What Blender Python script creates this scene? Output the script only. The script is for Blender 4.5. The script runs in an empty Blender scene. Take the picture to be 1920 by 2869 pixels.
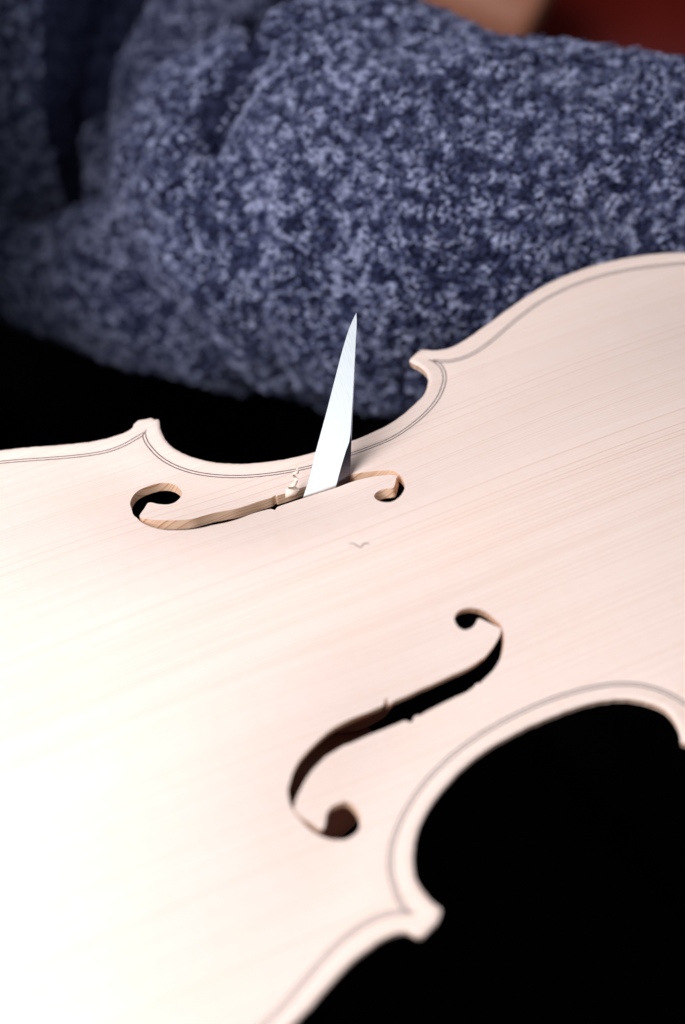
import bpy, bmesh, math, random
import numpy as np
from mathutils import Vector, Matrix
from mathutils.geometry import delaunay_2d_cdt

random.seed(7)
rng = np.random.default_rng(11)
S = 0.001                      # all lengths below are millimetres
scene = bpy.context.scene
COL = scene.collection

# ------------------------------------------------------------------ camera
cam_d = bpy.data.cameras.new('camera')
cam = bpy.data.objects.new('camera', cam_d)
COL.objects.link(cam)
cam_d.sensor_fit = 'VERTICAL'
cam_d.sensor_height = 36.0
cam_d.sensor_width = 36.0
cam_d.lens = 54.225
cam_d.clip_start = 0.01
cam_d.clip_end = 50.0
RW = Matrix(((0.90156608, -0.43051159, -0.04287629),
             (0.35387945, 0.67679343, 0.64553852),
             (-0.24889343, -0.59716867, 0.76252320)))
cam.matrix_world = Matrix.Translation((0.0688, -0.2285, 0.3298)) @ RW.transposed().to_4x4()
cam_d.dof.use_dof = True
cam_d.dof.focus_distance = 0.438
cam_d.dof.aperture_fstop = 4.2
cam_d.dof.aperture_blades = 7
scene.camera = cam

# ------------------------------------------------------------------ light: a bright window on the left, pale room light
world = bpy.data.worlds.new('World')
scene.world = world
world.use_nodes = True
bg = world.node_tree.nodes['Background']
bg.inputs['Color'].default_value = (0.88, 0.92, 1.0, 1)
bg.inputs['Strength'].default_value = 0.11

def area(name, loc, target, size, power, color):
    l = bpy.data.lights.new(name, 'AREA')
    l.shape = 'RECTANGLE'
    l.size, l.size_y = size
    l.energy = power
    l.color = color
    o = bpy.data.objects.new(name, l)
    COL.objects.link(o)
    o.location = loc
    d = Vector(target) - Vector(loc)
    o.rotation_euler = d.to_track_quat('-Z', 'Y').to_euler()
    return o

area('window_light', (-0.24, 0.02, 0.52), (0.10, 0.0, 0.0), (0.5, 0.5), 7.8, (1.0, 0.970, 0.980))
area('added_blade_light', (0.33, -1.05, 0.68), (0.18, 0.04, 0.02), (0.55, 0.70), 2.4, (0.93, 0.96, 1.0))  # added lamp in front, makes the flat of the blade reflect white

scene.view_settings.view_transform = 'Standard'
scene.view_settings.look = 'None'
scene.view_settings.exposure = 0.0
scene.view_settings.gamma = 1.0
scene.render.engine = 'CYCLES'

# ------------------------------------------------------------------ helpers
def thing(name, label, cat, loc=(0, 0, 0), group=None):
    o = bpy.data.objects.new(name, None)
    COL.objects.link(o)
    o.location = Vector(loc) * S
    o.empty_display_size = 0.02
    o['label'] = label
    o['category'] = cat
    if group:
        o['group'] = group
    return o

def link(name, me, mat, parent=None, smooth=True):
    """mesh data in millimetres of the world -> one object"""
    o = bpy.data.objects.new(name, me)
    COL.objects.link(o)
    if mat:
        me.materials.append(mat)
    if parent is not None:
        o.parent = parent
        off = parent.location
        q = parent
        while q.parent is not None:
            q = q.parent
            off = off + q.location
        o.location = -off
    if smooth:
        me.polygons.foreach_set('use_smooth', [True] * len(me.polygons))
    return o

def mesh(name, V, F):
    me = bpy.data.meshes.new(name)
    me.from_pydata([tuple(float(c) * S for c in v) for v in V], [], [tuple(int(i) for i in f) for f in F])
    me.update()
    return me

def fast_mesh(name, V, Q):
    """quads only, numpy"""
    V = np.asarray(V, np.float32) * S
    Q = np.asarray(Q, np.int32)
    me = bpy.data.meshes.new(name)
    me.vertices.add(len(V)); me.vertices.foreach_set('co', V.ravel())
    me.loops.add(Q.size); me.loops.foreach_set('vertex_index', Q.ravel())
    me.polygons.add(len(Q))
    me.polygons.foreach_set('loop_start', np.arange(0, Q.size, 4, dtype=np.int32))
    me.polygons.foreach_set('loop_total', np.full(len(Q), 4, dtype=np.int32))
    me.update(calc_edges=True)
    me.validate()
    return me

def new_mat(name):
    m = bpy.data.materials.new(name)
    m.use_nodes = True
    nt = m.node_tree
    return m, nt, nt.nodes['Principled BSDF']

class NT:
    def __init__(self, nt): self.nt = nt
    def n(self, t, **kw):
        x = self.nt.nodes.new(t)
        for k, v in kw.items():
            if k.startswith('i_'):
                x.inputs[k[2:].replace('_', ' ')].default_value = v
            else:
                setattr(x, k, v)
        return x
    def l(self, a, b): self.nt.links.new(a, b)
    def math(self, op, a, b=None, c=None):
        x = self.nt.nodes.new('ShaderNodeMath'); x.operation = op
        for i, v in enumerate((a, b, c)):
            if v is None: continue
            if isinstance(v, (int, float)): x.inputs[i].default_value = v
            else: self.l(v, x.inputs[i])
        return x.outputs[0]
    def ramp(self, fac, stops):
        x = self.nt.nodes.new('ShaderNodeValToRGB')
        e = x.color_ramp.elements
        while len(e) < len(stops): e.new(0.5)
        for i, (p, c) in enumerate(stops):
            e[i].position = p
            e[i].color = (*c, 1) if len(c) == 3 else c
        self.l(fac, x.inputs[0])
        return x.outputs[0]
    def mix(self, fac, a, b, blend='MIX'):
        x = self.nt.nodes.new('ShaderNodeMix'); x.data_type = 'RGBA'; x.blend_type = blend
        for sock, v in ((x.inputs[0], fac), (x.inputs[6], a), (x.inputs[7], b)):
            if isinstance(v, (int, float)): sock.default_value = v
            elif isinstance(v, tuple): sock.default_value = (*v, 1)
            else: self.l(v, sock)
        return x.outputs[2]

# ------------------------------------------------------------------ materials
def spruce(name, EARLY, LATE, gain, belt_min, floor):
    m, nt, b = new_mat(name)
    t = NT(nt)
    tc = t.n('ShaderNodeTexCoord')
    sep = t.n('ShaderNodeSeparateXYZ'); t.l(tc.outputs['Object'], sep.inputs[0])
    x, y, z = sep.outputs
    # year-ring coordinate in mm: planes across the width, slightly off vertical
    wob = t.n('ShaderNodeTexNoise', i_Scale=9.0, i_Detail=2.0); t.l(tc.outputs['Object'], wob.inputs['Vector'])
    g = t.math('MULTIPLY', t.math('ADD', y, t.math('MULTIPLY', z, 0.35)), 1000.0)
    g = t.math('ADD', g, t.math('MULTIPLY', x, 22.0))
    g = t.math('ADD', g, t.math('MULTIPLY', wob.outputs['Fac'], 2.6))
    # irregular ring spacing
    w1 = t.n('ShaderNodeTexNoise', noise_dimensions='1D', i_Scale=0.32, i_Detail=1.0); t.l(g, w1.inputs['W'])
    g2 = t.math('ADD', t.math('MULTIPLY', g, 1.12), t.math('MULTIPLY', w1.outputs['Fac'], 3.2))
    ring = t.math('FRACT', g2)
    late = t.ramp(ring, [(0.0, (0.05,) * 3), (0.55, (0.08,) * 3), (0.80, (0.35,) * 3), (0.92, (1.0,) * 3), (1.0, (0.1,) * 3)])
    # strength of each ring differs, strongest in a belt near the centre joint
    w2 = t.n('ShaderNodeTexWhiteNoise', noise_dimensions='1D'); t.l(t.math('FLOOR', g2), w2.inputs['W'])
    amp = t.math('ADD', t.math('MULTIPLY', t.math('POWER', w2.outputs['Value'], 2.6), 0.62), floor)
    belt = t.math('MULTIPLY', t.math('ABSOLUTE', t.math('SUBTRACT', g, 3.0)), 1 / 20.0)
    belt = t.ramp(belt, [(0.0, (1.0,) * 3), (0.55, (0.9,) * 3), (1.0, (belt_min,) * 3)])
    along = t.n('ShaderNodeTexNoise', i_Scale=1.0, i_Detail=2.0)
    mp = t.n('ShaderNodeMapping'); mp.inputs['Scale'].default_value = (14, 120, 60)
    t.l(tc.outputs['Object'], mp.inputs['Vector']); t.l(mp.outputs[0], along.inputs['Vector'])
    fac = t.math('MULTIPLY', t.math('MULTIPLY', t.math('MULTIPLY', late, amp), belt), gain)
    fac = t.math('MULTIPLY', fac, t.math('ADD', t.math('MULTIPLY', along.outputs['Fac'], 0.7), 0.65))
    # rays crossing the grain (silk) and fine fibre
    silk = t.n('ShaderNodeTexNoise', i_Scale=1.0, i_Detail=3.0)
    mp2 = t.n('ShaderNodeMapping'); mp2.inputs['Scale'].default_value = (620, 130, 130); mp2.inputs['Rotation'].default_value = (0, 0, 0.15)
    t.l(tc.outputs['Object'], mp2.inputs['Vector']); t.l(mp2.outputs[0], silk.inputs['Vector'])
    fib = t.n('ShaderNodeTexNoise', i_Scale=1.0, i_Detail=4.0)
    mp3 = t.n('ShaderNodeMapping'); mp3.inputs['Scale'].default_value = (90, 2600, 2600)
    t.l(tc.outputs['Object'], mp3.inputs['Vector']); t.l(mp3.outputs[0], fib.inputs['Vector'])
    c = t.mix(fac, EARLY, LATE)
    c = t.mix(t.math('MULTIPLY', t.ramp(silk.outputs['Fac'], [(0.42, (0, 0, 0)), (0.75, (1, 1, 1))]), 0.16), c, (0.76, 0.55, 0.46))
    c = t.mix(t.math('MULTIPLY', t.ramp(fib.outputs['Fac'], [(0.40, (0, 0, 0)), (0.75, (1, 1, 1))]), 0.20), c, (0.72, 0.52, 0.44))
    big = t.n('ShaderNodeTexNoise', i_Scale=42.0, i_Detail=4.0); t.l(tc.outputs['Object'], big.inputs['Vector'])
    c = t.mix(t.math('MULTIPLY', t.ramp(big.outputs['Fac'], [(0.40, (0, 0, 0)), (0.70, (1, 1, 1))]), 0.16), c, (0.80, 0.60, 0.47))
    t.l(c, b.inputs['Base Color'])
    b.inputs['Roughness'].default_value = 0.52
    b.inputs['Specular IOR Level'].default_value = 0.35
    bm = t.n('ShaderNodeBump'); bm.inputs['Strength'].default_value = 0.12; bm.inputs['Distance'].default_value = 0.0002
    h = t.math('ADD', t.math('MULTIPLY', late, 0.6), fib.outputs['Fac'])
    t.l(h, bm.inputs['Height']); t.l(bm.outputs[0], b.inputs['Normal'])
    b.inputs['Subsurface Weight'].default_value = 0.0
    return m

EARLY = (0.81, 0.685, 0.63)
LATE = (0.52, 0.25, 0.13)

def plain(name, col, rough=0.6, spec=0.3, metal=0.0, noise=0.0, nscale=300.0, col2=None):
    m, nt, b = new_mat(name)
    t = NT(nt)
    b.inputs['Roughness'].default_value = rough
    b.inputs['Specular IOR Level'].default_value = spec
    b.inputs['Metallic'].default_value = metal
    if noise:
        tc = t.n('ShaderNodeTexCoord')
        no = t.n('ShaderNodeTexNoise', i_Scale=nscale, i_Detail=4.0)
        t.l(tc.outputs['Object'], no.inputs['Vector'])
        f = t.ramp(no.outputs['Fac'], [(0.35, (0, 0, 0)), (0.68, (1, 1, 1))])
        t.l(t.mix(t.math('MULTIPLY', f, noise), col, col2 or tuple(c * 0.5 for c in col)), b.inputs['Base Color'])
    else:
        b.inputs['Base Color'].default_value = (*col, 1)
    return m

M_WOOD = spruce('spruce_wood', EARLY, LATE, 1.35, 0.55, 0.30)
M_CUT = spruce('spruce_end_grain', (0.90, 0.63, 0.44), (0.55, 0.22, 0.08), 1.6, 1.0, 0.55)
M_DARK = plain('dyed_purfling', (0.115, 0.075, 0.085), 0.7, 0.1, noise=0.5, nscale=900)
M_PALE = plain('poplar_purfling', (0.80, 0.69, 0.63), 0.6, 0.2, noise=0.3, nscale=700, col2=(0.7, 0.58, 0.52))
M_BLACK = plain('black_cloth', (0.0022, 0.0024, 0.003), 1.0, 0.0)
M_SHAV = plain('spruce_shaving', (0.84, 0.72, 0.62), 0.6, 0.2, noise=0.4, nscale=900, col2=(0.78, 0.6, 0.46))
M_FIBRE = plain('dark_fibre', (0.02, 0.012, 0.012), 0.8, 0.1)
M_SKIN = plain('skin', (0.25, 0.075, 0.045), 0.5, 0.3, noise=0.4, nscale=250, col2=(0.20, 0.055, 0.035))
M_HANDLE = plain('handle_wood', (0.22, 0.10, 0.045), 0.45, 0.4, noise=0.7, nscale=120, col2=(0.10, 0.04, 0.02))
M_RED = plain('red_leather', (0.11, 0.007, 0.004), 0.6, 0.12, noise=0.35, nscale=60, col2=(0.10, 0.005, 0.003))
M_TAN = plain('tan_wood', (0.38, 0.155, 0.095), 0.5, 0.3, noise=0.4, nscale=60, col2=(0.30, 0.11, 0.06))

def steel(name, r0, r1, bump, tone):
    m, nt, b = new_mat(name)
    t = NT(nt)
    tc = t.n('ShaderNodeTexCoord')
    mp = t.n('ShaderNodeMapping'); mp.inputs['Rotation'].default_value = (0.4, 0.5, 0.5); mp.inputs['Scale'].default_value = (3500, 160, 160)
    t.l(tc.outputs['Object'], mp.inputs['Vector'])
    no = t.n('ShaderNodeTexNoise', i_Scale=1.0, i_Detail=3.0); t.l(mp.outputs[0], no.inputs['Vector'])
    mp2 = t.n('ShaderNodeMapping'); mp2.inputs['Rotation'].default_value = (0.2, -0.7, 1.2); mp2.inputs['Scale'].default_value = (5000, 240, 200)
    t.l(tc.outputs['Object'], mp2.inputs['Vector'])
    no2 = t.n('ShaderNodeTexNoise', i_Scale=1.0, i_Detail=2.0); t.l(mp2.outputs[0], no2.inputs['Vector'])
    f = t.math('ADD', t.math('MULTIPLY', no.outputs['Fac'], 0.6), t.math('MULTIPLY', no2.outputs['Fac'], 0.4))
    c = t.ramp(f, [(0.30, tuple(0.78 * c for c in tone)), (0.62, tone)])
    t.l(c, b.inputs['Base Color'])
    b.inputs['Metallic'].default_value = 1.0
    t.l(t.ramp(f, [(0.3, (r0,) * 3), (0.7, (r1,) * 3)]), b.inputs['Roughness'])
    bm = t.n('ShaderNodeBump'); bm.inputs['Strength'].default_value = bump; bm.inputs['Distance'].default_value = 0.0001
    t.l(f, bm.inputs['Height']); t.l(bm.outputs[0], b.inputs['Normal'])
    return m
M_STEEL = steel('polished_steel', 0.27, 0.35, 0.06, (0.90, 0.925, 0.95))
M_BEVEL = steel('dark_reflection_steel', 0.14, 0.22, 0.22, (0.15, 0.14, 0.17))  # low tone puts a dark reflection into the facet's colour

def yarn(name, dark, mid, light):
    m, nt, b = new_mat(name)
    t = NT(nt)
    tc = t.n('ShaderNodeTexCoord')
    n1 = t.n('ShaderNodeTexNoise', i_Scale=225.0, i_Detail=2.0); t.l(tc.outputs['Object'], n1.inputs['Vector'])
    n2 = t.n('ShaderNodeTexNoise', i_Scale=650.0, i_Detail=3.0); t.l(tc.outputs['Object'], n2.inputs['Vector'])
    f = t.math('ADD', t.math('MULTIPLY', n1.outputs['Fac'], 0.65), t.math('MULTIPLY', n2.outputs['Fac'], 0.35))
    c = t.ramp(f, [(0.39, dark), (0.49, mid), (0.59, light)])
    t.l(c, b.inputs['Base Color'])
    b.inputs['Roughness'].default_value = 0.9
    b.inputs['Specular IOR Level'].default_value = 0.12
    b.inputs['Sheen Weight'].default_value = 0.25
    b.inputs['Sheen Roughness'].default_value = 0.5
    b.inputs['Sheen Tint'].default_value = (0.6, 0.65, 0.9, 1)
    return m
M_YARN = yarn('blue_heather_yarn', (0.006, 0.009, 0.038), (0.054, 0.064, 0.142), (0.30, 0.325, 0.475))
M_KNIT = yarn('navy_knit_ground', (0.004, 0.005, 0.018), (0.011, 0.014, 0.038), (0.03, 0.035, 0.075))

M_KNIT.node_tree.nodes['Principled BSDF'].inputs['Sheen Weight'].default_value = 0.0
# ------------------------------------------------------------------ measured plan of the plate (mm)
OUTLINE = [(0.0,0.0),(1.0,-24.0),(5.0,-48.0),(14.0,-70.0),(27.0,-86.0),(42.0,-96.5),(58.0,-102.0),(74.0,-103.2),(90.0,-101.8),(104.4,-98.3),(109.1,-95.6),(113.5,-93.5),(118.5,-91.4),(122.3,-90.0),(127.0,-88.7),(131.8,-88.7),(134.5,-89.2),(136.2,-90.3),(136.8,-91.5),(137.8,-92.2),(138.7,-92.3),(140.5,-91.6),(143.4,-90.5),(144.8,-89.2),(145.1,-88.3),(144.2,-86.0),(143.2,-83.3),(143.0,-80.0),(143.7,-76.9),(145.2,-73.5),(147.9,-69.5),(151.5,-65.7),(155.4,-63.2),(160.3,-60.5),(165.8,-58.0),(170.8,-56.5),(176.0,-55.5),(181.7,-54.8),(188.3,-54.5),(194.7,-54.7),(200.9,-55.1),(206.0,-55.7),(210.5,-57.2),(213.9,-58.7),(216.6,-60.8),(219.0,-63.3),(220.3,-65.3),(221.0,-67.4),(221.0,-70.1),(220.4,-72.3),(219.6,-74.1),(218.6,-75.7),(223.0,-78.3),(226.0,-77.5),(229.0,-75.9),(230.5,-75.1),(232.1,-74.6),(234.5,-74.3),(237.0,-74.3),(242.3,-75.6),(248.8,-77.9),(253.7,-79.6),(260.4,-81.9),(266.9,-83.8),(273.2,-85.5),(279.4,-86.6),(287.8,-86.8),(294.4,-86.4),(300.8,-85.3),(307.0,-84.1),(312.9,-82.2),(318.4,-79.8),(322.0,-77.9),(330.0,-73.5),(341.0,-64.0),(349.0,-52.0),(354.0,-36.0),(357.0,-18.0),(358.0,0.0),(357.0,18.0),(354.0,36.0),(349.0,52.0),(341.0,64.0),(330.0,73.5),(322.0,77.9),(318.4,79.8),(312.9,82.2),(307.0,84.1),(300.8,85.3),(294.4,86.4),(287.8,86.8),(279.4,86.6),(273.2,85.5),(266.9,83.8),(260.4,81.9),(253.7,79.6),(248.8,77.9),(242.3,75.6),(237.0,74.3),(234.5,74.3),(232.1,74.6),(230.5,75.1),(229.0,75.9),(227.8,77.0),(226.3,77.8),(224.8,77.4),(223.0,76.8),(221.2,75.6),(220.6,74.9),(221.3,73.6),(221.9,72.3),(222.6,70.9),(223.0,69.4),(223.0,67.8),(222.7,66.2),(221.8,64.4),(220.5,62.5),(218.9,60.7),(217.3,59.6),(214.7,58.5),(208.8,55.5),(204.5,54.3),(201.8,53.7),(193.5,53.3),(190.6,53.2),(179.5,54.2),(173.7,55.0),(168.8,56.3),(164.0,57.6),(159.4,59.6),(155.3,61.7),(152.2,63.7),(149.9,65.9),(146.8,68.9),(144.4,71.9),(142.9,75.3),(142.0,78.5),(142.1,82.1),(142.6,84.5),(143.5,88.1),(142.4,88.7),(141.8,89.7),(140.1,90.1),(138.0,90.6),(136.4,89.8),(135.3,88.6),(133.2,87.9),(130.5,87.4),(125.8,88.1),(121.8,88.9),(116.1,91.2),(110.0,93.7),(103.8,96.2),(97.6,98.9),(85.0,101.6),(70.0,103.0),(56.0,101.8),(42.0,96.5),(27.0,86.0),(14.0,70.0),(5.0,48.0),(1.0,24.0)]
HOLE_FAR = [(123.9,58.6),(123.4,55.7),(123.0,52.9),(123.4,50.9),(123.8,48.6),(124.7,46.4),(125.8,44.5),(127.2,42.8),(129.4,41.0),(131.9,39.6),(134.4,38.5),(135.9,38.0),(138.1,37.6),(141.0,37.4),(143.9,36.9),(147.6,36.8),(152.0,37.4),(155.1,37.4),(158.0,36.9),(158.6,35.8),(158.9,35.9),(159.8,36.8),(163.3,37.0),(167.7,36.9),(172.6,36.5),(177.7,36.0),(182.2,35.9),(185.2,35.3),(188.1,34.3),(190.1,33.2),(192.0,32.0),(193.3,30.4),(193.6,29.6),(193.0,28.8),(192.0,27.3),(191.0,25.8),(190.0,24.6),(189.2,24.8),(188.2,25.5),(187.0,26.0),(185.9,25.9),(184.7,25.3),(183.9,24.4),(183.6,23.2),(183.6,21.7),(184.1,20.2),(184.9,19.0),(186.3,18.2),(187.8,18.4),(189.4,19.2),(190.9,20.5),(192.0,21.8),(193.0,23.6),(193.7,25.7),(194.2,27.8),(194.4,29.5),(194.4,30.6),(194.3,31.9),(193.8,33.4),(193.1,34.2),(191.5,35.5),(189.9,36.7),(188.8,37.3),(187.4,38.0),(185.2,39.0),(183.9,39.6),(179.6,40.9),(175.4,41.6),(170.0,42.1),(165.4,42.1),(163.5,42.3),(162.1,42.4),(161.8,42.5),(161.8,43.0),(161.3,42.8),(160.5,42.4),(157.1,42.5),(152.9,42.3),(149.3,42.3),(146.1,42.8),(143.1,43.2),(140.2,43.3),(137.2,43.3),(134.4,44.1),(131.8,45.2),(129.6,46.4),(127.7,47.6),(126.1,48.9),(124.8,50.0),(124.3,51.4),(125.5,53.1),(126.7,54.4),(127.8,55.8),(128.6,56.5),(129.4,56.3),(130.6,55.0),(132.2,53.8),(133.6,53.2),(135.2,53.3),(136.8,54.2),(137.8,55.1),(138.5,56.2),(138.8,57.6),(138.7,59.3),(138.0,61.0),(136.9,62.3),(135.0,63.4),(133.3,63.8),(131.2,63.8),(129.0,63.5),(127.1,62.7),(125.4,61.1)]
HOLE_NEAR = [(125.4,-47.1),(126.8,-45.3),(128.8,-43.1),(131.3,-41.2),(133.8,-39.9),(137.5,-38.3),(141.2,-37.0),(144.8,-36.3),(147.8,-36.0),(150.1,-35.9),(153.0,-35.8),(155.3,-35.6),(156.8,-35.5),(157.6,-34.8),(158.3,-34.1),(158.3,-34.7),(158.1,-35.6),(158.4,-35.9),(159.5,-35.5),(161.9,-35.4),(164.7,-35.3),(167.7,-35.1),(170.6,-35.1),(173.5,-35.0),(176.3,-34.9),(179.0,-34.9),(181.7,-34.8),(184.6,-34.4),(186.8,-33.9),(188.5,-33.2),(190.0,-32.5),(191.3,-31.7),(192.4,-31.0),(193.2,-30.2),(193.6,-29.6),(192.9,-28.8),(192.1,-27.9),(191.2,-27.0),(190.2,-25.9),(189.5,-25.3),(189.1,-25.3),(188.4,-25.8),(187.6,-26.3),(186.7,-26.6),(185.6,-26.6),(184.6,-26.4),(183.9,-25.8),(183.4,-24.9),(183.3,-23.9),(183.5,-23.0),(184.0,-22.4),(184.9,-21.9),(186.0,-21.7),(187.3,-21.8),(188.5,-22.1),(189.8,-22.7),(191.1,-23.7),(192.1,-24.9),(192.9,-26.4),(193.5,-27.7),(194.0,-28.9),(193.9,-29.9),(193.6,-31.0),(192.9,-32.5),(191.7,-34.2),(190.4,-35.6),(188.5,-37.0),(186.6,-38.0),(184.6,-38.7),(182.7,-39.3),(182.1,-39.5),(181.4,-39.2),(180.5,-39.6),(178.9,-40.0),(177.3,-40.2),(174.9,-40.2),(172.9,-40.3),(170.7,-40.4),(167.8,-40.6),(165.6,-40.8),(164.4,-41.0),(163.1,-40.7),(162.4,-41.1),(161.7,-41.7),(161.1,-41.8),(160.8,-41.4),(160.1,-40.9),(158.0,-40.9),(154.1,-41.0),(150.3,-41.1),(147.5,-41.3),(144.6,-41.5),(143.0,-41.5),(140.4,-42.0),(137.9,-42.5),(135.2,-43.6),(132.7,-44.8),(130.4,-46.3),(128.4,-47.9),(126.7,-49.4),(125.6,-50.6),(124.9,-51.6),(125.1,-53.0),(125.9,-54.4),(126.8,-55.7),(127.8,-57.2),(128.5,-58.3),(129.1,-58.6),(129.8,-58.0),(130.7,-56.8),(131.5,-55.5),(132.7,-54.6),(133.9,-54.1),(135.0,-54.1),(136.2,-54.0),(137.3,-54.2),(138.2,-55.2),(138.8,-56.6),(138.9,-58.2),(138.5,-59.7),(137.9,-60.9),(137.0,-61.9),(135.6,-62.6),(134.2,-62.9),(132.8,-62.9),(131.3,-62.3),(129.7,-61.5),(128.4,-60.4),(127.0,-58.7),(126.1,-57.1),(125.4,-55.1),(124.8,-53.3),(124.5,-51.8),(124.5,-50.5),(124.8,-48.9)]
PURF_C_FAR = [(138.8,85.7),(137.5,84.2),(137.0,81.2),(137.2,77.5),(138.1,73.5),(140.1,68.9),(143.6,64.3),(147.4,60.9),(152.1,57.6),(157.4,54.8),(163.5,52.4),(169.9,50.7),(176.0,49.1),(188.1,48.1),(199.0,47.9),(201.3,48.0),(205.4,48.9),(210.7,50.8),(216.2,53.1),(221.1,56.5),(224.6,60.1),(226.8,63.6),(228.0,67.6),(227.6,70.5),(225.9,72.7)]
PURF_C_NEAR = [(139.3,-86.8),(138.0,-85.4),(137.5,-82.7),(138.0,-78.4),(138.8,-74.8),(140.4,-71.4),(142.6,-68.3),(145.1,-65.7),(149.1,-62.2),(154.2,-58.6),(160.4,-55.6),(167.4,-53.2),(174.6,-51.5),(181.9,-50.7),(188.5,-50.4),(195.0,-50.3),(202.1,-51.2),(208.0,-52.3),(213.6,-54.0),(218.6,-56.6),(222.4,-60.2),(224.8,-64.2),(225.7,-66.8),(227.0,-70.6)]
PURF_LOWER = [(139.3,-86.8),(136.9,-85.1),(134.2,-83.9),(131.1,-83.6),(127.0,-83.7),(122.9,-84.5),(119.1,-85.8),(114.7,-87.6),(109.2,-90.2),(103.7,-92.9),(98.4,-95.3),(88.0,-97.4),(74.0,-98.9),(58.0,-97.8),(43.0,-92.4),(30.0,-82.6),(17.6,-67.4),(9.0,-46.8),(5.2,-23.6),(4.3,0.0),(5.2,23.6),(9.0,46.8),(17.6,67.4),(30.0,82.6),(43.0,92.4),(57.0,97.6),(71.0,98.7),(84.0,97.4),(95.9,93.5),(102.1,91.2),(108.2,88.5),(114.4,86.1),(120.7,83.9),(125.6,82.6),(130.2,82.7),(134.1,83.6),(137.5,84.7),(138.8,85.7)]
PURF_UPPER = [(225.9,72.7),(227.9,71.1),(229.3,69.8),(232.6,68.5),(237.0,68.2),(241.8,68.8),(248.5,71.4),(254.7,74.3),(261.5,76.9),(268.2,79.1),(274.3,80.3),(281.7,81.3),(289.8,81.0),(297.6,80.2),(306.6,77.9),(318.8,73.1),(327.5,70.0),(338.0,61.0),(345.5,50.0),(350.0,35.0),(352.8,17.5),(353.7,0.0),(352.8,-17.5),(350.0,-35.0),(345.5,-50.0),(338.0,-61.0),(327.5,-70.0),(318.8,-73.1),(306.6,-77.9),(297.6,-80.2),(289.8,-81.0),(281.7,-81.3),(274.3,-80.3),(268.2,-79.1),(261.5,-76.9),(254.7,-74.3),(248.5,-71.4),(241.8,-68.8),(237.0,-68.2),(232.6,-68.5),(229.3,-69.8),(226.6,-71.4)]
FIBRE = [(168.79,7.97,14.19),(169.54,7.34,14.31),(170.05,6.21,14.50),(170.35,5.10,14.66),(170.95,5.05,14.67),(171.68,5.70,14.57),(172.67,5.58,14.59),(173.06,4.88,14.69)]
BLADE_ROWS = [((200.12,66.82,35.08),(200.12,66.82,35.08),(200.12,66.82,35.08)),((198.25,65.66,33.73),(199.48,65.40,33.48),(199.53,65.39,33.47)),((196.50,64.42,32.29),(198.64,64.00,31.90),(198.73,63.98,31.88)),((194.92,63.07,30.75),(197.76,62.61,30.32),(197.88,62.59,30.30)),((193.36,61.71,29.19),(196.88,61.22,28.75),(197.03,61.20,28.73)),((191.85,60.33,27.61),(196.00,59.82,27.18),(196.17,59.80,27.16)),((190.40,58.92,26.00),(195.13,58.43,25.60),(195.33,58.41,25.58)),((188.94,57.52,24.39),(194.26,57.03,24.02),(194.49,57.01,24.00)),((187.48,56.11,22.78),(193.40,55.64,22.44),(193.65,55.62,22.43)),((186.03,54.70,21.17),(192.53,54.24,20.86),(192.80,54.22,20.85)),((184.57,53.29,19.56),(191.66,52.85,19.29),(191.95,52.83,19.28)),((183.12,51.88,17.95),(190.76,51.46,17.72),(191.07,51.44,17.71)),((181.62,50.49,16.36),(189.85,50.08,16.15),(190.20,50.06,16.14)),((180.12,49.10,14.77),(188.95,48.69,14.59),(189.32,48.67,14.58)),((178.63,47.71,13.18),(188.07,47.30,13.01),(188.46,47.28,13.01)),((177.13,46.32,11.59),(187.18,45.91,11.44),(187.60,45.89,11.44)),((175.64,44.93,10.00),(186.07,44.55,9.89),(186.80,44.57,9.75)),((174.25,43.50,8.36),(184.42,43.28,8.44),(186.00,43.30,8.10)),((172.87,42.05,6.72),(182.84,41.91,6.87),(185.20,41.99,6.40)),((171.37,40.67,5.13),(181.29,40.53,5.28),(184.43,40.68,4.68)),((169.75,39.35,3.61),(179.77,39.12,3.67),(183.66,39.37,2.96)),((168.13,38.02,2.09),(178.31,37.70,2.04),(182.90,38.05,1.25))]
BLADE_NORMAL = (-0.0206,-0.7431,0.6688)
ARCH_HALF_WIDTH = [(-5,5),(0,25),(10,60),(30,90),(55,101),(80,103),(110,92),(135,70),(155,56),(172,52),(190,53),(210,58),(235,68),(260,76),(287,80),(315,74),(335,58),(348,38),(355,20),(360,5)]
# ------------------------------------------------------------------ the violin plate: plan in mm, x along the grain, z up
_ax = np.arange(-20, 381, 1.0)
_aw = np.interp(_ax, [p[0] for p in ARCH_HALF_WIDTH], [p[1] for p in ARCH_HALF_WIDTH])
_k = np.exp(-(np.arange(-24, 25) / 8.0) ** 2 / 2); _k /= _k.sum()
_aw = np.convolve(np.pad(_aw, 24, mode='edge'), _k, mode='valid')

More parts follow.
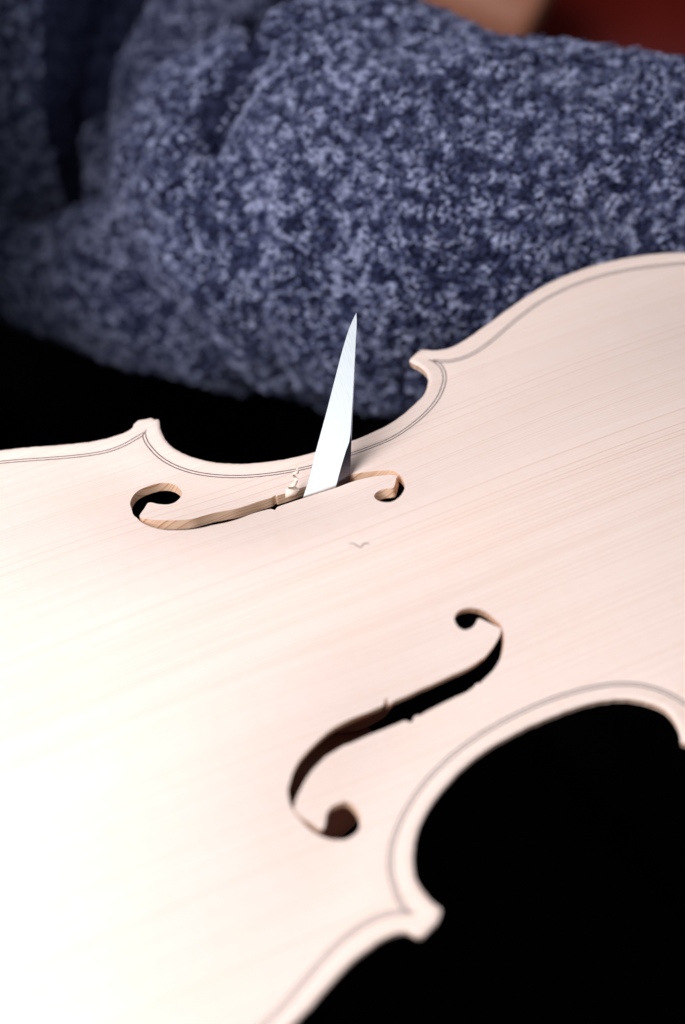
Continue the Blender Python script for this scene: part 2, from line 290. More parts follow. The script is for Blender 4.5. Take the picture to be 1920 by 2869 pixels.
def catmull(P, step, closed):
    """centripetal Catmull-Rom through P, resampled about every `step` mm, corners kept"""
    P = [np.array(p, float) for p in P]
    n = len(P)
    out = []
    rngi = range(n if closed else n - 1)
    for i in rngi:
        p1, p2 = P[i], P[(i + 1) % n]
        if closed:
            p0, p3 = P[i - 1], P[(i + 2) % n]
        else:
            p0 = P[i - 1] if i > 0 else 2 * p1 - p2
            p3 = P[i + 2] if i + 2 < n else 2 * p2 - p1
        t0 = 0.0
        t1 = t0 + max(np.linalg.norm(p1 - p0), 1e-6) ** 0.5
        t2 = t1 + max(np.linalg.norm(p2 - p1), 1e-6) ** 0.5
        t3 = t2 + max(np.linalg.norm(p3 - p2), 1e-6) ** 0.5
        m = max(1, int(round(np.linalg.norm(p2 - p1) / step)))
        for j in range(m):
            t = t1 + (t2 - t1) * j / m
            A1 = (t1 - t) / (t1 - t0) * p0 + (t - t0) / (t1 - t0) * p1
            A2 = (t2 - t) / (t2 - t1) * p1 + (t - t1) / (t2 - t1) * p2
            A3 = (t3 - t) / (t3 - t2) * p2 + (t - t2) / (t3 - t2) * p3
            B1 = (t2 - t) / (t2 - t0) * A1 + (t - t0) / (t2 - t0) * A2
            B2 = (t3 - t) / (t3 - t1) * A2 + (t - t1) / (t3 - t1) * A3
            out.append((t2 - t) / (t2 - t1) * B1 + (t - t1) / (t2 - t1) * B2)
    if not closed:
        out.append(P[-1])
    return np.array(out)

def relax(P, closed, it=2, ang=22.0):
    """take tracing jitter out of the long curves, leave corners and notches alone"""
    P = np.array(P, float)
    for _ in range(it):
        a = np.roll(P, 1, 0); c = np.roll(P, -1, 0)
        u = P - a; v = c - P
        lu = np.linalg.norm(u, axis=1) + 1e-9; lv = np.linalg.norm(v, axis=1) + 1e-9
        co = np.clip((u * v).sum(1) / lu / lv, -1, 1)
        keep = np.degrees(np.arccos(co)) > ang
        keep |= np.roll(keep, 1) | np.roll(keep, -1)
        w = (lv / (lu + lv))[:, None]
        Q = 0.5 * P + 0.5 * (a * w + c * (1 - w))
        Q[keep] = P[keep]
        if not closed: Q[0] = P[0]; Q[-1] = P[-1]
        P = Q
    return P

def inside(Q, poly):
    Q = np.asarray(Q); x, y = Q[:, 0], Q[:, 1]
    r = np.zeros(len(Q), bool)
    a = poly; b = np.roll(poly, -1, 0)
    for (x1, y1), (x2, y2) in zip(a, b):
        if y1 == y2: continue
        c = ((y1 > y) != (y2 > y)) & (x < (x2 - x1) * (y - y1) / (y2 - y1) + x1)
        r ^= c
    return r

def dist_to(Q, poly, closed=True):
    Q = np.asarray(Q, float)
    a = poly if closed else poly[:-1]
    b = np.roll(poly, -1, 0) if closed else poly[1:]
    d = np.full(len(Q), 1e9)
    for p, q in zip(a, b):
        e = q - p; L = e @ e
        if L < 1e-12: continue
        t = np.clip(((Q - p) @ e) / L, 0, 1)
        d = np.minimum(d, np.hypot(*(Q - p - t[:, None] * e).T))
    return d

outline = catmull(relax(OUTLINE, True), 1.3, True)
outline += rng.normal(0, 0.045, outline.shape)            # saw and knife marks left on the edge
hole_far = catmull(HOLE_FAR, 0.5, True)
hole_near = catmull(HOLE_NEAR, 0.5, True)

def arch(P):
    P = np.asarray(P, float)
    x, y = P[:, 0], P[:, 1]
    L = np.clip(1 - np.abs((x - 178) / 180) ** 3.2, 0, 1)
    u = np.clip(np.abs(y) / np.interp(x, _ax, _aw), 0, 1)
    return 15.0 * L * np.cos(np.pi * u / 2) ** 2

def surface(P):
    """height of the carved top: arch, shallow channel along the purfling, rounded edge"""
    d = dist_to(P, outline)
    z = arch(P)
    z -= 0.22 * np.exp(-((d - 4.8) / 2.0) ** 2)
    z -= 0.45 * np.clip(1 - d / 1.0, 0, 1) ** 2
    return z

TH = 3.15

def build_board():
    pts = [outline, hole_far, hole_near]
    bounds = np.vstack(pts)
    G = []
    gx = np.arange(0, 360, 2.0)
    gy = np.arange(-106, 107, 2.0)
    X, Y = np.meshgrid(gx, gy)
    X = X + (np.arange(len(gy)) % 2)[:, None] * 1.0
    G = np.stack([X.ravel(), Y.ravel()], 1)
    G = G[inside(G, outline)]
    G = G[~inside(G, hole_far) & ~inside(G, hole_near)]
    dd = np.minimum(dist_to(G, hole_far), dist_to(G, hole_near))
    do = dist_to(G, outline)
    G = G[(dd > 0.7) & (do > 7.5)]
    # finer rings near the edge for the rounding and the channel
    rings = []
    nrm = np.roll(outline, -1, 0) - np.roll(outline, 1, 0)
    nrm = np.stack([-nrm[:, 1], nrm[:, 0]], 1); nrm /= np.linalg.norm(nrm, axis=1)[:, None] + 1e-9
    area2 = np.sum(outline[:, 0] * np.roll(outline[:, 1], -1) - np.roll(outline[:, 0], -1) * outline[:, 1])
    if area2 < 0: nrm = -nrm
    for k in (0.35, 0.8, 1.5, 2.6, 3.7, 4.8, 5.9, 7.0):
        R = outline + nrm * k
        ok = inside(R, outline) & (dist_to(R, outline) > k * 0.93)
        ok &= np.minimum(dist_to(R, hole_far), dist_to(R, hole_near)) > 0.7
        rings.append(R[ok])
    V2 = np.vstack([bounds] + rings + [G])
    edges = []
    o = 0
    for p in pts:
        n = len(p)
        edges += [(o + i, o + (i + 1) % n) for i in range(n)]
        o += n
    vo, eo, fo, _, _, _ = delaunay_2d_cdt([Vector(v) for v in V2], edges, [], 0, 1e-5)
    V = np.array([(v.x, v.y) for v in vo])
    F = np.array([f for f in fo if len(f) == 3])
    c = V[F].mean(1)
    ok = inside(c, outline) & ~inside(c, hole_far) & ~inside(c, hole_near)
    F = F[ok]
    used = np.unique(F); remap = -np.ones(len(V), int); remap[used] = np.arange(len(used))
    V = V[used]; F = remap[F]
    a = V[F]
    ar = (a[:, 1, 0] - a[:, 0, 0]) * (a[:, 2, 1] - a[:, 0, 1]) - (a[:, 2, 0] - a[:, 0, 0]) * (a[:, 1, 1] - a[:, 0, 1])
    F[ar < 0] = F[ar < 0][:, ::-1]
    z = surface(V)
    n = len(V)
    top = np.column_stack([V, z])
    # the underside lies a constant thickness below, measured square to the carved arch
    gx_ = (arch(V + (0.5, 0)) - arch(V - (0.5, 0))) ; gy_ = (arch(V + (0, 0.5)) - arch(V - (0, 0.5)))
    gx_ *= 0.72; gy_ *= 0.72
    ln = np.sqrt(1 + gx_ ** 2 + gy_ ** 2)
    do = dist_to(V, outline)
    th = 2.7 + (TH - 2.7) * np.clip(do / 9.0, 0, 1)
    bot = np.column_stack([V[:, 0] + th * gx_ / ln, V[:, 1] + th * gy_ / ln, arch(V) - th / ln])
    for i in np.where(do < 1e-4)[0]:                     # the rim is slightly undercut
        k = np.argmin(((outline - V[i]) ** 2).sum(1))
        bot[i, :2] += nrm[k] * 0.45
    E = {}
    for f in F:
        for i in range(3):
            E[(int(f[i]), int(f[(i + 1) % 3]))] = 1
    walls = [(b, a_, a_ + n, b + n) for (a_, b) in E if (b, a_) not in E]
    allF = [tuple(f) for f in F] + [tuple(f[::-1] + n) for f in F] + walls
    me = mesh('spruce_board', np.vstack([top, bot]), allF)
    n_top = 2 * len(F)
    me['first_wall'] = n_top
    rim = set()
    for w in walls:
        rim.add((min(w[0], w[1]), max(w[0], w[1]))); rim.add((min(w[2], w[3]), max(w[2], w[3])))
    att = me.attributes.new('sharp_edge', 'BOOLEAN', 'EDGE')
    ev = np.empty(len(me.edges) * 2, np.int32); me.edges.foreach_get('vertices', ev); ev = ev.reshape(-1, 2)
    att.data.foreach_set('value', [(min(p), max(p)) in rim for p in ev.tolist()])
    return me

violin = thing('violin_plate', 'bare unvarnished spruce violin front with two sound holes and inlaid purfling, filling the lower half', 'violin plate', (178, 0, 0))
board = link('spruce_board', build_board(), M_WOOD, violin)
board.data.materials.append(M_CUT)
fw = board.data['first_wall']
board.data.polygons.foreach_set('material_index', [0 if i < fw else 1 for i in range(len(board.data.polygons))])
del board.data['first_wall']

def ribbon(name, path, off, half, taper, mat, parent, rise, cut=0.0, depth=0.5):
    """thin inlaid strip following the surface; off/half across the path in mm"""
    P = catmull(path, 0.8, False)
    t = np.gradient(P, axis=0); t /= np.linalg.norm(t, axis=1)[:, None] + 1e-9
    nn = np.stack([-t[:, 1], t[:, 0]], 1)
    s = np.r_[0, np.cumsum(np.linalg.norm(np.diff(P, axis=0), axis=1))]
    e = np.minimum(s, s[-1] - s)
    m = e >= cut
    P, nn, e = P[m], nn[m], e[m]
    w = np.clip(e / taper, 0.0, 1.0)[:, None] if taper else np.ones((len(P), 1))
    jit = 1.0 + 0.10 * np.sin(np.arange(len(P)) * 1.7 + off * 9)[:, None] * rng.uniform(0.3, 1, (len(P), 1))
    hw = half * jit * np.clip(w, 0.35, 1)
    A = P + nn * (off * w - hw); B = P + nn * (off * w + hw)
    za = surface(A) + rise; zb = surface(B) + rise
    n = len(P)
    V = np.vstack([np.column_stack([A, za]), np.column_stack([B, zb]), np.column_stack([A, za - depth]), np.column_stack([B, zb - depth])])
    F = []
    for i in range(n - 1):
        F += [(i, i + 1, n + i + 1, n + i), (2 * n + i, i, i, 2 * n + i)][:1]
        F += [(i, 2 * n + i, 2 * n + i + 1, i + 1), (n + i + 1, 3 * n + i + 1, 3 * n + i, n + i)]
    F += [(0, n, 3 * n, 2 * n), (n - 1, 3 * n - 1, 4 * n - 1, 2 * n - 1)]
    me = mesh(name, V, F)
    bm = bmesh.new(); bm.from_mesh(me); bmesh.ops.recalc_face_normals(bm, faces=bm.faces); bm.to_mesh(me); bm.free()
    return link(name, me, mat, parent, smooth=False)

for path in (PURF_LOWER, PURF_UPPER, PURF_C_FAR, PURF_C_NEAR):
    path = relax(path, False, 1)
    core = ribbon('purfling', path, 0.0, 0.30, 2.0, M_PALE, violin, 0.03)
    a = ribbon('dark_strip', path, 0.46, 0.17, 2.6, M_DARK, core, 0.036)
    b_ = ribbon('dark_strip', path, -0.46, 0.17, 2.6, M_DARK, core, 0.042)

# ------------------------------------------------------------------ the knife, pushed up through the far sound hole
def build_blade():
    N = np.array(BLADE_NORMAL)
    rows = [[np.array(p) for p in r] for r in BLADE_ROWS]
    dirv = (rows[-1][0] - rows[-6][0]); dirv /= np.linalg.norm(dirv)
    dm = np.array((-0.45, -0.58, -0.68)); dm /= np.linalg.norm(dm)
    for k in (6, 12, 20):                       # the blade goes on below the plate
        l, m_, r = rows[21]
        rows.append([l + dm * k, m_ + dm * k, r + dm * k])
    V = []; F = []; B = []
    n = len(rows)
    for i, (l, m_, r) in enumerate(rows):
        th = min(1.5, 0.15 + 0.12 * i)
        c = (l + r) / 2
        V += [l, m_, r, c + (r - c) * 0.9 - N * th, c + (l - c) * 0.9 - N * th]
    for i in range(n - 1):
        for j in range(5):
            a, b = i * 5 + j, i * 5 + (j + 1) % 5
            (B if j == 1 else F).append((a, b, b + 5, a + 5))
    F.append(tuple((n - 1) * 5 + j for j in range(5)))
    me = mesh('blade', V, F)
    bm = bmesh.new(); bm.from_mesh(me)
    bmesh.ops.remove_doubles(bm, verts=bm.verts, dist=1e-6)
    bmesh.ops.recalc_face_normals(bm, faces=bm.faces); bm.to_mesh(me); bm.free()
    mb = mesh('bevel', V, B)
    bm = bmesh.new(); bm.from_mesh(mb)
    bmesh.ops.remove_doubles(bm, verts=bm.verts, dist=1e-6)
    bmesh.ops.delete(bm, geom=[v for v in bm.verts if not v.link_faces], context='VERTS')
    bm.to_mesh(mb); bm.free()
    return me, mb, dm, np.mean([rows[-1][0], rows[-1][2]], axis=0) - N * 0.8

blade_me, bevel_me, DM, HSTART = build_blade()
knife = thing('carving_knife', 'bright pointed steel knife blade standing up through the far sound hole', 'knife', HSTART)
blade = link('blade', blade_me, M_STEEL, knife, smooth=False)
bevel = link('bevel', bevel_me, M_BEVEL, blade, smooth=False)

def frame(d):
    d = d / np.linalg.norm(d)
    u = np.cross(d, (0.0, 0.0, 1.0))
    if np.linalg.norm(u) < 1e-3: u = np.cross(d, (1.0, 0, 0))
    u /= np.linalg.norm(u)
    return u, np.cross(d, u)

def lathe(start, d, prof, seg=18, flat=1.0):
    u, v = frame(d); V = []; F = []
    for (s, r) in prof:
        for k in range(seg):
            a = 2 * math.pi * k / seg
            V.append(start + d * s + u * r * math.cos(a) + v * r * flat * math.sin(a))
    for i in range(len(prof) - 1):
        for k in range(seg):
            k2 = (k + 1) % seg
            F.append((i * seg + k, i * seg + k2, (i + 1) * seg + k2, (i + 1) * seg + k))
    F.append(tuple(range(seg))[::-1]); F.append(tuple((len(prof) - 1) * seg + k for k in range(seg)))
    return V, F
hp = [(-6, 5.5), (-5, 7.0), (0, 7.8), (10, 8.6), (25, 9.0), (40, 8.8), (50, 8.0), (56, 6.2), (58, 3.5)]
V, F = lathe(HSTART, DM, hp)
link('handle', mesh('handle', V, F), M_HANDLE, knife)

# ------------------------------------------------------------------ curled shaving beside the blade, and a loose fibre
def build_shaving():
    p0 = np.array((164.8, 39.4, 2.7)); p1 = np.array((169.8, 44.2, 8.0))
    ax = p1 - p0; L = np.linalg.norm(ax); ax /= L
    u, v = frame(ax)
    V = []; F = []
    n = 120
    for i in range(n):
        q = i / (n - 1)
        a = q * 2 * math.pi * 3.0 + 0.5 * math.sin(q * 6.0) + 2.6
        r = (1.4 - 0.95 * q) * (1 + 0.15 * math.sin(q * 9))
        c = p0 + ax * L * (0.06 + 0.94 * q ** 1.1) + u * 0.25 * math.sin(q * 5.0)
        rad = u * math.cos(a) + v * math.sin(a)
        wdt = 1.2 - 0.85 * q
        wdt *= 1 + 0.2 * math.sin(q * 31)
        tilt = ax * 0.9 + rad * 0.45 * math.sin(q * 12)
        for sgn in (-1, 1):
            for thick in (0, 0.13):
                V.append(c + rad * (r + thick) + tilt * wdt * sgn)
    for i in range(n - 1):
        o = i * 4; p = o + 4
        F += [(o, o + 2, p + 2, p), (o + 1, p + 1, p + 3, o + 3), (o, p, p + 1, o + 1), (o + 2, o + 3, p + 3, p + 2)]
    F += [(0, 1, 3, 2), ((n - 1) * 4, (n - 1) * 4 + 2, (n - 1) * 4 + 3, (n - 1) * 4 + 1)]
    return mesh('wood_shaving', V, F)
sh = link('wood_shaving', build_shaving(), M_SHAV)
sh['label'] = 'pale curled wood shaving clinging to the sound hole edge left of the blade'
sh['category'] = 'wood shaving'

def tube(P, r, seg=6):
    P = [np.array(p, float) for p in P]
    V = []; F = []
    for i, p in enumerate(P):
        d = P[min(i + 1, len(P) - 1)] - P[max(i - 1, 0)]
        u, v = frame(d)
        rr = r[i] if hasattr(r, '__len__') else r
        for k in range(seg):
            a = 2 * math.pi * k / seg
            V.append(p + (u * math.cos(a) + v * math.sin(a)) * rr)
    for i in range(len(P) - 1):
        for k in range(seg):
            k2 = (k + 1) % seg
            F.append((i * seg + k, i * seg + k2, (i + 1) * seg + k2, (i + 1) * seg + k))
    F += [tuple(range(seg))[::-1], tuple((len(P) - 1) * seg + k for k in range(seg))]
    return V, F
fp = catmull([p[:3] for p in FIBRE], 0.3, False)
fp[:, 2] = surface(fp[:, :2]) + 0.13
V, F = tube(fp, 0.085, 5)
fb = link('fibre', mesh('fibre', V, F), M_FIBRE)
fb['label'] = 'tiny wavy dark fibre lying on the bare wood between the sound holes'
fb['category'] = 'fibre'

# ------------------------------------------------------------------ the maker: knitted sweater, dark lap, hand under the plate
person = thing('person', 'person in a heathered blue knitted sweater and black trousers holding the bare violin plate', 'person', (200, 260, -110))

FOREARM = [(403.4,75.1,-5.2,28.9),(378.0,99.3,-7.7,34.3),(352.8,121.6,-11.5,40.6),(326.1,140.6,-21.1,52.6),(298.7,156.0,-31.1,65.7),(273.4,178.1,-39.1,73.8),(254.0,199.6,-41.7,76.1),(234.2,212.7,-47.1,70.6),(219.6,222.4,-54.7,62.5),(208.5,227.0,-62.6,53.6),(196.8,230.1,-69.3,44.5),(186.3,232.0,-73.8,34.0),(179.2,234.7,-76.7,21.3)]
ELBOW = [(238.1,212.1,-72.5,36.8),(211.7,214.9,-71.1,42.1),(196.7,223.1,-72.2,38.7),(182.6,234.9,-75.4,34.1),(168.5,248.4,-80.0,28.4),(154.0,267.3,-85.6,22.0),(138.5,293.5,-88.5,17.2),(118.8,331.6,-86.1,18.4)]
UPPER_ARM = [(221.5,250.5,-61.0,39.6),(226.0,272.6,-52.7,35.7),(238.8,297.0,-42.5,33.8),(253.9,325.8,-34.7,34.1),(272.3,367.0,-22.7,38.3),(299.9,427.4,0.9,43.7)]
TORSO = [(80.9,515.9,-80.0,105.5),(133.4,468.1,-74.0,102.7),(181.1,415.2,-67.1,100.9),(229.3,378.3,-67.2,97.9)]
FOLD_ROLL = [(240.6,393.5,-32.0,19.2),(227.4,365.6,-45.0,17.3),(212.4,333.6,-53.9,15.4),(199.1,304.5,-60.1,13.5),(190.1,280.3,-66.2,11.0),(187.0,260.7,-69.5,8.0)]
CREASES = [(( [(217.1, 170.7, 61.3), (207.8, 164.8, 53.7), (200.8, 161.1, 48.5), (194.8, 157.9, 44.0), (190.8, 155.1, 40.5)] , [(278.9, 337.0, -50.5), (265.7, 328.7, -61.4), (255.8, 323.4, -68.7), (247.2, 318.9, -75.1), (241.6, 314.9, -80.0)] ), 15.0, 5.5), (( [(163.9, 144.4, 23.4), (161.3, 141.0, 19.8), (156.4, 134.9, 13.4), (153.6, 130.6, 9.2)] , [(199.6, 284.3, -91.5), (195.9, 279.6, -96.4), (189.3, 271.1, -105.2), (185.4, 265.2, -111.1)] ), 4.0, 4.0)]   # folds in the cloth: upper and lower edge of each fold, depth, width

_W = rng.normal(0, 1, (14, 3)); _W /= np.linalg.norm(_W, axis=1)[:, None]
_L = rng.uniform(18, 60, 14); _PH = rng.uniform(0, 6.28, 14)
def lumps(P):
    return sum(np.sin((P @ _W[i]) * 2 * math.pi / _L[i] + _PH[i]) for i in range(14)) / 14 ** 0.5

_fold_pts = {}
def fold_dist(p, sheet):
    key = id(sheet)
    if key not in _fold_pts:
        a = catmull(sheet[0], 2.0, False); c = catmull(sheet[1], 2.0, False)
        m = min(len(a), len(c))
        a = a[np.linspace(0, len(a) - 1, m).astype(int)]; c = c[np.linspace(0, len(c) - 1, m).astype(int)]
        _fold_pts[key] = np.vstack([a * (1 - q) + c * q for q in np.linspace(0, 1, 80)])
    L = _fold_pts[key]
    d = np.full(len(p), 1e9)
    lo, hi = L.min(0) - 20, L.max(0) + 20
    near = np.where(((p > lo) & (p < hi)).all(1))[0]
    for k in range(0, len(near), 2000):
        q = near[k:k + 2000]
        d2 = (p[q] ** 2).sum(1)[:, None] + (L ** 2).sum(1)[None] - 2 * p[q] @ L.T
        d[q] = np.sqrt(np.maximum(d2.min(1), 0))
    return d

class Tube:
    """a soft tube of cloth about a 3-D centre line with a radius at every point"""
    def __init__(self, rows, amp=1.8):
        self.c = catmull([r[:4] for r in rows], 2.0, False)
        self.amp = amp
        P = self.c[:, :3]
        t = np.gradient(P, axis=0); t /= np.linalg.norm(t, axis=1)[:, None]
        self.t = t
        up = np.array((0, 0, 1.0))
        self.u = np.cross(t, up); self.u /= np.linalg.norm(self.u, axis=1)[:, None]
        self.v = np.cross(self.u, t)
    def at(self, i, th):
        """i: float index, th: angle -> position, normal, tangent"""
        i = np.clip(i, 0, len(self.c) - 1.001)
        a = np.floor(i).astype(int); f = (i - a)[:, None]
        mixr = lambda A: A[a] * (1 - f) + A[a + 1] * f
        c = mixr(self.c); u = mixr(self.u); v = mixr(self.v); t = mixr(self.t)
        n = u * np.cos(th)[:, None] + v * np.sin(th)[:, None]
        p = c[:, :3] + n * c[:, 3:4]
        p = p + n * (lumps(p) * self.amp)[:, None]
        for line, depth, wid in CREASES:
            d = fold_dist(p, line)
            p = p - n * (depth * np.exp(-(d / wid) ** 2))[:, None]
        return p, n, t
    def grid(self, step):
        m = max(3, int(len(self.c) * 2.0 / step))
        k = max(12, int(2 * math.pi * self.c[:, 3].max() / step))
        I = np.linspace(0, len(self.c) - 1.001, m); TH_ = np.linspace(0, 2 * math.pi, k, endpoint=False)
        A, B = np.meshgrid(I, TH_, indexing='ij')
        p, n, t = self.at(A.ravel(), B.ravel())
        idx = np.arange(m * k).reshape(m, k)
        q = np.stack([idx[:-1], np.roll(idx, -1, 1)[:-1], np.roll(idx, -1, 1)[1:], idx[1:]], -1).reshape(-1, 4)
        # closed ends
        V = [p]; Q = [q]
        for row in (0, m - 1):
            V.append(p[idx[row]].mean(0)[None])
        c0, c1 = m * k, m * k + 1
        ends = []
        for b in range(0, k - 1, 2):
            ends.append((c0, idx[0, (b + 2) % k], idx[0, b + 1], idx[0, b]))
            ends.append((c1, idx[-1, b], idx[-1, b + 1], idx[-1, (b + 2) % k]))
        Q.append(np.array(ends))
        return np.vstack(V), np.vstack(Q)
    def depth(self, P):
        """how far P lies inside (positive) the tube"""
        d = np.full(len(P), -1e9)
        for c in self.c[::3]:
            d = np.maximum(d, c[3] - np.linalg.norm(P - c[:3], axis=1))
        return d

SHADING_ARM = [(76, 420, 165, 86), (58, 340, 120, 82), (45, 255, 66, 67), (25, 170, -10, 54), (40, 90, -75, 42), (75, 45, -98, 33)]   # unseen other arm at the left, placed and thickened to shade the torso
tubes = [Tube(FOREARM, 2.2), Tube(ELBOW, 1.8), Tube(UPPER_ARM, 2.0), Tube(TORSO, 3.0), Tube(SHADING_ARM, 2.0), Tube(FOLD_ROLL, 2.4)]
VV = []; QQ = []; o = 0
for tb in tubes:
    v, q = tb.grid(2.5)
    VV.append(v); QQ.append(q + o); o += len(v)
# unseen shoulder swell above the frame, placed to block light from the torso
ch = []
nu, nv = 24, 32
for i in range(nu + 1):
    for j in range(nv):
        a = math.pi * i / nu; b = 2 * math.pi * j / nv
        ch.append((60 + 130 * math.sin(a) * math.cos(b), 470 + 100 * math.sin(a) * math.sin(b), 210 + 130 * math.cos(a)))
qs = [(i * nv + j, i * nv + (j + 1) % nv, (i + 1) * nv + (j + 1) % nv, (i + 1) * nv + j) for i in range(nu) for j in range(nv)]
VV.append(np.array(ch)); QQ.append(np.array(qs) + o)
sweater = link('sweater', fast_mesh('sweater', np.vstack(VV), np.vstack(QQ)), M_KNIT, person)

def yarn_loops():
    """the knit: rows of slanted yarn legs in pairs, with stray loops of fluff between them"""
    PP = []; NN = []; TT = []; AA = []; LL = []; RR = []; BB = []
    CAMP = np.array((68.8, -228.5, 329.8))
    gauge = (1.0, 1.0, 1.0, 1.2, 2.2, 1.0)
    for ti, tb in enumerate(tubes):
        g = gauge[ti]
        I = []; T = []; SG = []
        step = 2.1 * g
        for r, i in enumerate(np.arange(0, len(tb.c) - 1.01, step / 2.0)):
            rad = tb.c[int(i), 3]
            m = max(8, int(2 * math.pi * rad / (1.55 * g)))
            m -= m % 2
            th_ = np.arange(m) * 2 * math.pi / m + 0.15 * math.sin(r * 0.21)
            I.append(np.full(m, i)); T.append(th_); SG.append(np.where(np.arange(m) % 2 == 0, 1.0, -1.0))
        I = np.concatenate(I); T = np.concatenate(T); SG = np.concatenate(SG)
        k = len(I) // 3                                   # fluff
        I = np.r_[I, rng.uniform(0, len(tb.c) - 1.01, k)]; T = np.r_[T, rng.uniform(0, 2 * math.pi, k)]
        stray = np.r_[np.zeros(len(SG), bool), np.ones(k, bool)]
        SG = np.r_[SG, rng.choice((-1.0, 1.0), k)]
        n = len(I)
        I = I + rng.normal(0, 0.30 * g, n); T = T + rng.normal(0, 0.42 * g, n) / tb.c[np.clip(I, 0, len(tb.c) - 1).astype(int), 3]
        p, nn, t = tb.at(I, T)
        ok = ((CAMP - p) * nn).sum(1) > -60
        for tj, ot in enumerate(tubes):
            if tj != ti: ok &= ot.depth(p) < 14.0
        for sheet, _d, _w in CREASES[:1]:
            ok &= fold_dist(p, sheet) > 2.2
        rise = np.where(stray, np.abs(rng.normal(0.9, 0.5, n)), rng.normal(0.15, 0.22, n))
        PP.append((p + nn * (rise * g)[:, None])[ok]); NN.append(nn[ok]); TT.append(t[ok])
        AA.append((np.where(stray, rng.uniform(0, 3.1, n), SG * 0.55 + rng.normal(0, 0.28, n)))[ok])
        LL.append((rng.uniform(1.1, 2.0, n) * g)[ok]); RR.append((rng.uniform(0.42, 0.78, n) * g * np.where(stray, 0.62, 1.0))[ok])
        BB.append((rng.normal(0, 0.5, n) + np.where(stray, 0.6, 0.0))[ok])
    p = np.vstack(PP); nn = np.vstack(NN); t = np.vstack(TT); a = np.concatenate(AA); L = np.concatenate(LL); r = np.concatenate(RR); bend = np.concatenate(BB)
    n = len(p)
    bt = np.cross(nn, t); bt /= np.linalg.norm(bt, axis=1)[:, None]; t = np.cross(bt, nn)
    e1 = t * np.cos(a)[:, None] + bt * np.sin(a)[:, None]
    e2 = np.cross(nn, e1)
    ns, nc = 5, 4
    V = np.empty((n, ns, nc, 3))
    for s in range(ns):
        q = 2 * s / (ns - 1) - 1
        c = p + e1 * (L * q)[:, None] + nn * (0.55 * (1 - q * q) - 0.25) + e2 * (bend * q * q)[:, None]
        w = r * (1.0 - 0.62 * abs(q) ** 2.2)
        for k in range(nc):
            b = 2 * math.pi * k / nc + 0.4
            V[:, s, k] = c + (nn * math.cos(b) + e2 * math.sin(b)) * w[:, None]
    idx = np.arange(n * ns * nc).reshape(n, ns, nc)
    q = np.stack([idx[:, :-1], np.roll(idx, -1, 2)[:, :-1], np.roll(idx, -1, 2)[:, 1:], idx[:, 1:]], -1).reshape(-1, 4)
    return fast_mesh('yarn_loops', V.reshape(-1, 3), q), n
ymesh, ny = yarn_loops()
print('yarn loops', ny, 'quads', len(ymesh.polygons))
yl = link('yarn_loops', ymesh, M_YARN, sweater)
yl['kind'] = 'stuff'

# black trousers: two thighs, the plate rests above them
VV = []; QQ = []; o = 0
for rows in ([(20, 470, -260, 95), (30, 330, -235, 92), (40, 150, -228, 88), (50, -60, -232, 80), (60, -300, -240, 72)],
             [(300, 470, -260, 95), (320, 330, -235, 92), (345, 150, -228, 90), (375, -60, -232, 82), (400, -300, -240, 72)],
             [(-60, 430, -250, 100), (100, 440, -250, 110), (200, 440, -250, 112), (300, 440, -250, 110), (440, 430, -250, 95)]):
    v, q = Tube(rows, 2.5).grid(9.0)
    VV.append(v); QQ.append(q + o); o += len(v)
link('trousers', fast_mesh('trousers', np.vstack(VV), np.vstack(QQ)), M_BLACK, person)

# hand closed round the knife handle in the shade under the plate
def skin_chain(bm, lay, pts, root=None):
    prev = root
    for x, y, z, r in pts:
        v = bm.verts.new((x * S, y * S, z * S))
        v[lay].radius = (r * S, r * S)
        if prev is not None: bm.edges.new((prev, v))
        prev = v
    return prev
hm = bpy.data.meshes.new('hand')
bm = bmesh.new()
lay = bm.verts.layers.skin.verify()
hd = DM / np.linalg.norm(DM)
HC = HSTART + hd * 40                     # middle of the grip
side = np.array((1.0, 0.0, 0.0)); side -= hd * (side @ hd); side /= np.linalg.norm(side)
front = np.cross(side, hd)
if front[1] > 0: front = -front
def hp3(a, s, f): return HC + hd * a + side * s + front * f
wrist = hp3(26, -62, -26)
el = np.array((72.0, 48.0, -96.0))
w = bm.verts.new(tuple(wrist * S)); w[lay].radius = (0.024, 0.019); w[lay].use_root = True
skin_chain(bm, lay, [(*((wrist * 0.5 + el * 0.5)), 24), (*el, 27)], w)
pa = bm.verts.new(tuple(hp3(10, -34, -12) * S)); pa[lay].radius = (0.026, 0.017); bm.edges.new((w, pa))
kn = []
for k, (a, L) in enumerate(((-20, 1.0), (-3, 1.08), (14, 1.0), (30, 0.82))):
    k0 = bm.verts.new(tuple(hp3(a, -17, 14) * S)); k0[lay].radius = (0.0105, 0.0105); bm.edges.new((pa, k0))
    skin_chain(bm, lay, [(*hp3(a - 1, 6 * L, 22 * L), 9.2), (*hp3(a - 1, 19 * L, 6), 8.4), (*hp3(a, 14, -9 * L), 7.6), (*hp3(a, 3, -16 * L), 6.4)], k0)
th = bm.verts.new(tuple(hp3(-12, -24, -20) * S)); th[lay].radius = (0.013, 0.013); bm.edges.new((pa, th))
skin_chain(bm, lay, [(*hp3(-26, -8, -21), 10.5), (*hp3(-34, 8, -14), 9.0), (*hp3(-37, 16, -4), 7.5)], th)
bm.to_mesh(hm); bm.free()
hand = bpy.data.objects.new('hand', hm); COL.objects.link(hand)
hm.materials.append(M_SKIN)
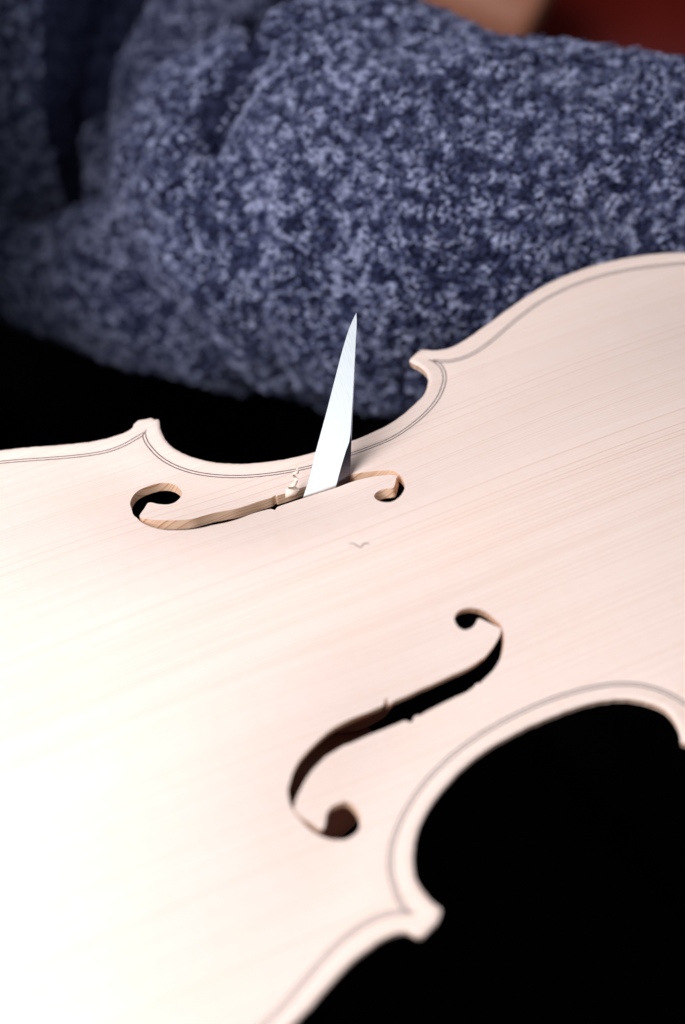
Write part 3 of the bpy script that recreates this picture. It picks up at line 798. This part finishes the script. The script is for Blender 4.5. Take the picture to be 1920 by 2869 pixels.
hand.parent = person; hand.location = -person.location
sk = hand.modifiers.new('Skin', 'SKIN'); sk.use_smooth_shade = True
sb = hand.modifiers.new('Subdivision', 'SUBSURF'); sb.levels = 2; sb.render_levels = 2

# ------------------------------------------------------------------ out of focus beyond the sleeve: a red chair with a tan arm
chair = thing('chair', 'dark red leather chair with a tan arm, blurred beyond the sleeve at the upper right', 'chair', (480, 420, -190))
def soft_box(c, dx, dy, dz, sx, sy, sz, n=10, e=5.0):
    c = np.array(c); V = []; F = []
    for i in range(n + 1):
        for j in range(2 * n):
            a = -math.pi / 2 + math.pi * i / n; b = math.pi * j / n
            q = np.array((math.cos(a) * math.cos(b), math.cos(a) * math.sin(b), math.sin(a)))
            q = q / (np.abs(q) ** e).sum() ** (1 / e)
            V.append(c + np.array(dx) * q[0] * sx + np.array(dy) * q[1] * sy + np.array(dz) * q[2] * sz)
    m = 2 * n
    for i in range(n):
        for j in range(m):
            F.append((i * m + j, i * m + (j + 1) % m, (i + 1) * m + (j + 1) % m, (i + 1) * m + j))
    return V, F
V, F = soft_box((560, 440, -190), (0.8, -0.6, 0), (0.6, 0.8, 0), (0, 0, 1), 170, 120, 70, 16)
link('cushion', mesh('cushion', V, F), M_RED, chair)
V, F = soft_box((470, 600, -60), (0.8, -0.6, 0), (0.6, 0.8, 0), (0, 0, 1), 260, 40, 220, 16)
link('backrest', mesh('backrest', V, F), M_RED, chair)
ap = [(330, 520, -60), (385, 400, -82), (412, 366, -92), (428, 346, -99)]
V, F = tube(catmull(ap, 6, False), [26] * len(catmull(ap, 6, False)), 20)
link('armrest', mesh('armrest', V, F), M_TAN, chair)

# ------------------------------------------------------------------ floor
bm = bmesh.new()
bmesh.ops.create_grid(bm, x_segments=8, y_segments=8, size=15.0)
me = bpy.data.meshes.new('floor'); bm.to_mesh(me); bm.free()
me.materials.append(M_BLACK)
fl = bpy.data.objects.new('floor', me); COL.objects.link(fl)
fl.location = (0.2, 0.2, -0.55)
fl['kind'] = 'structure'
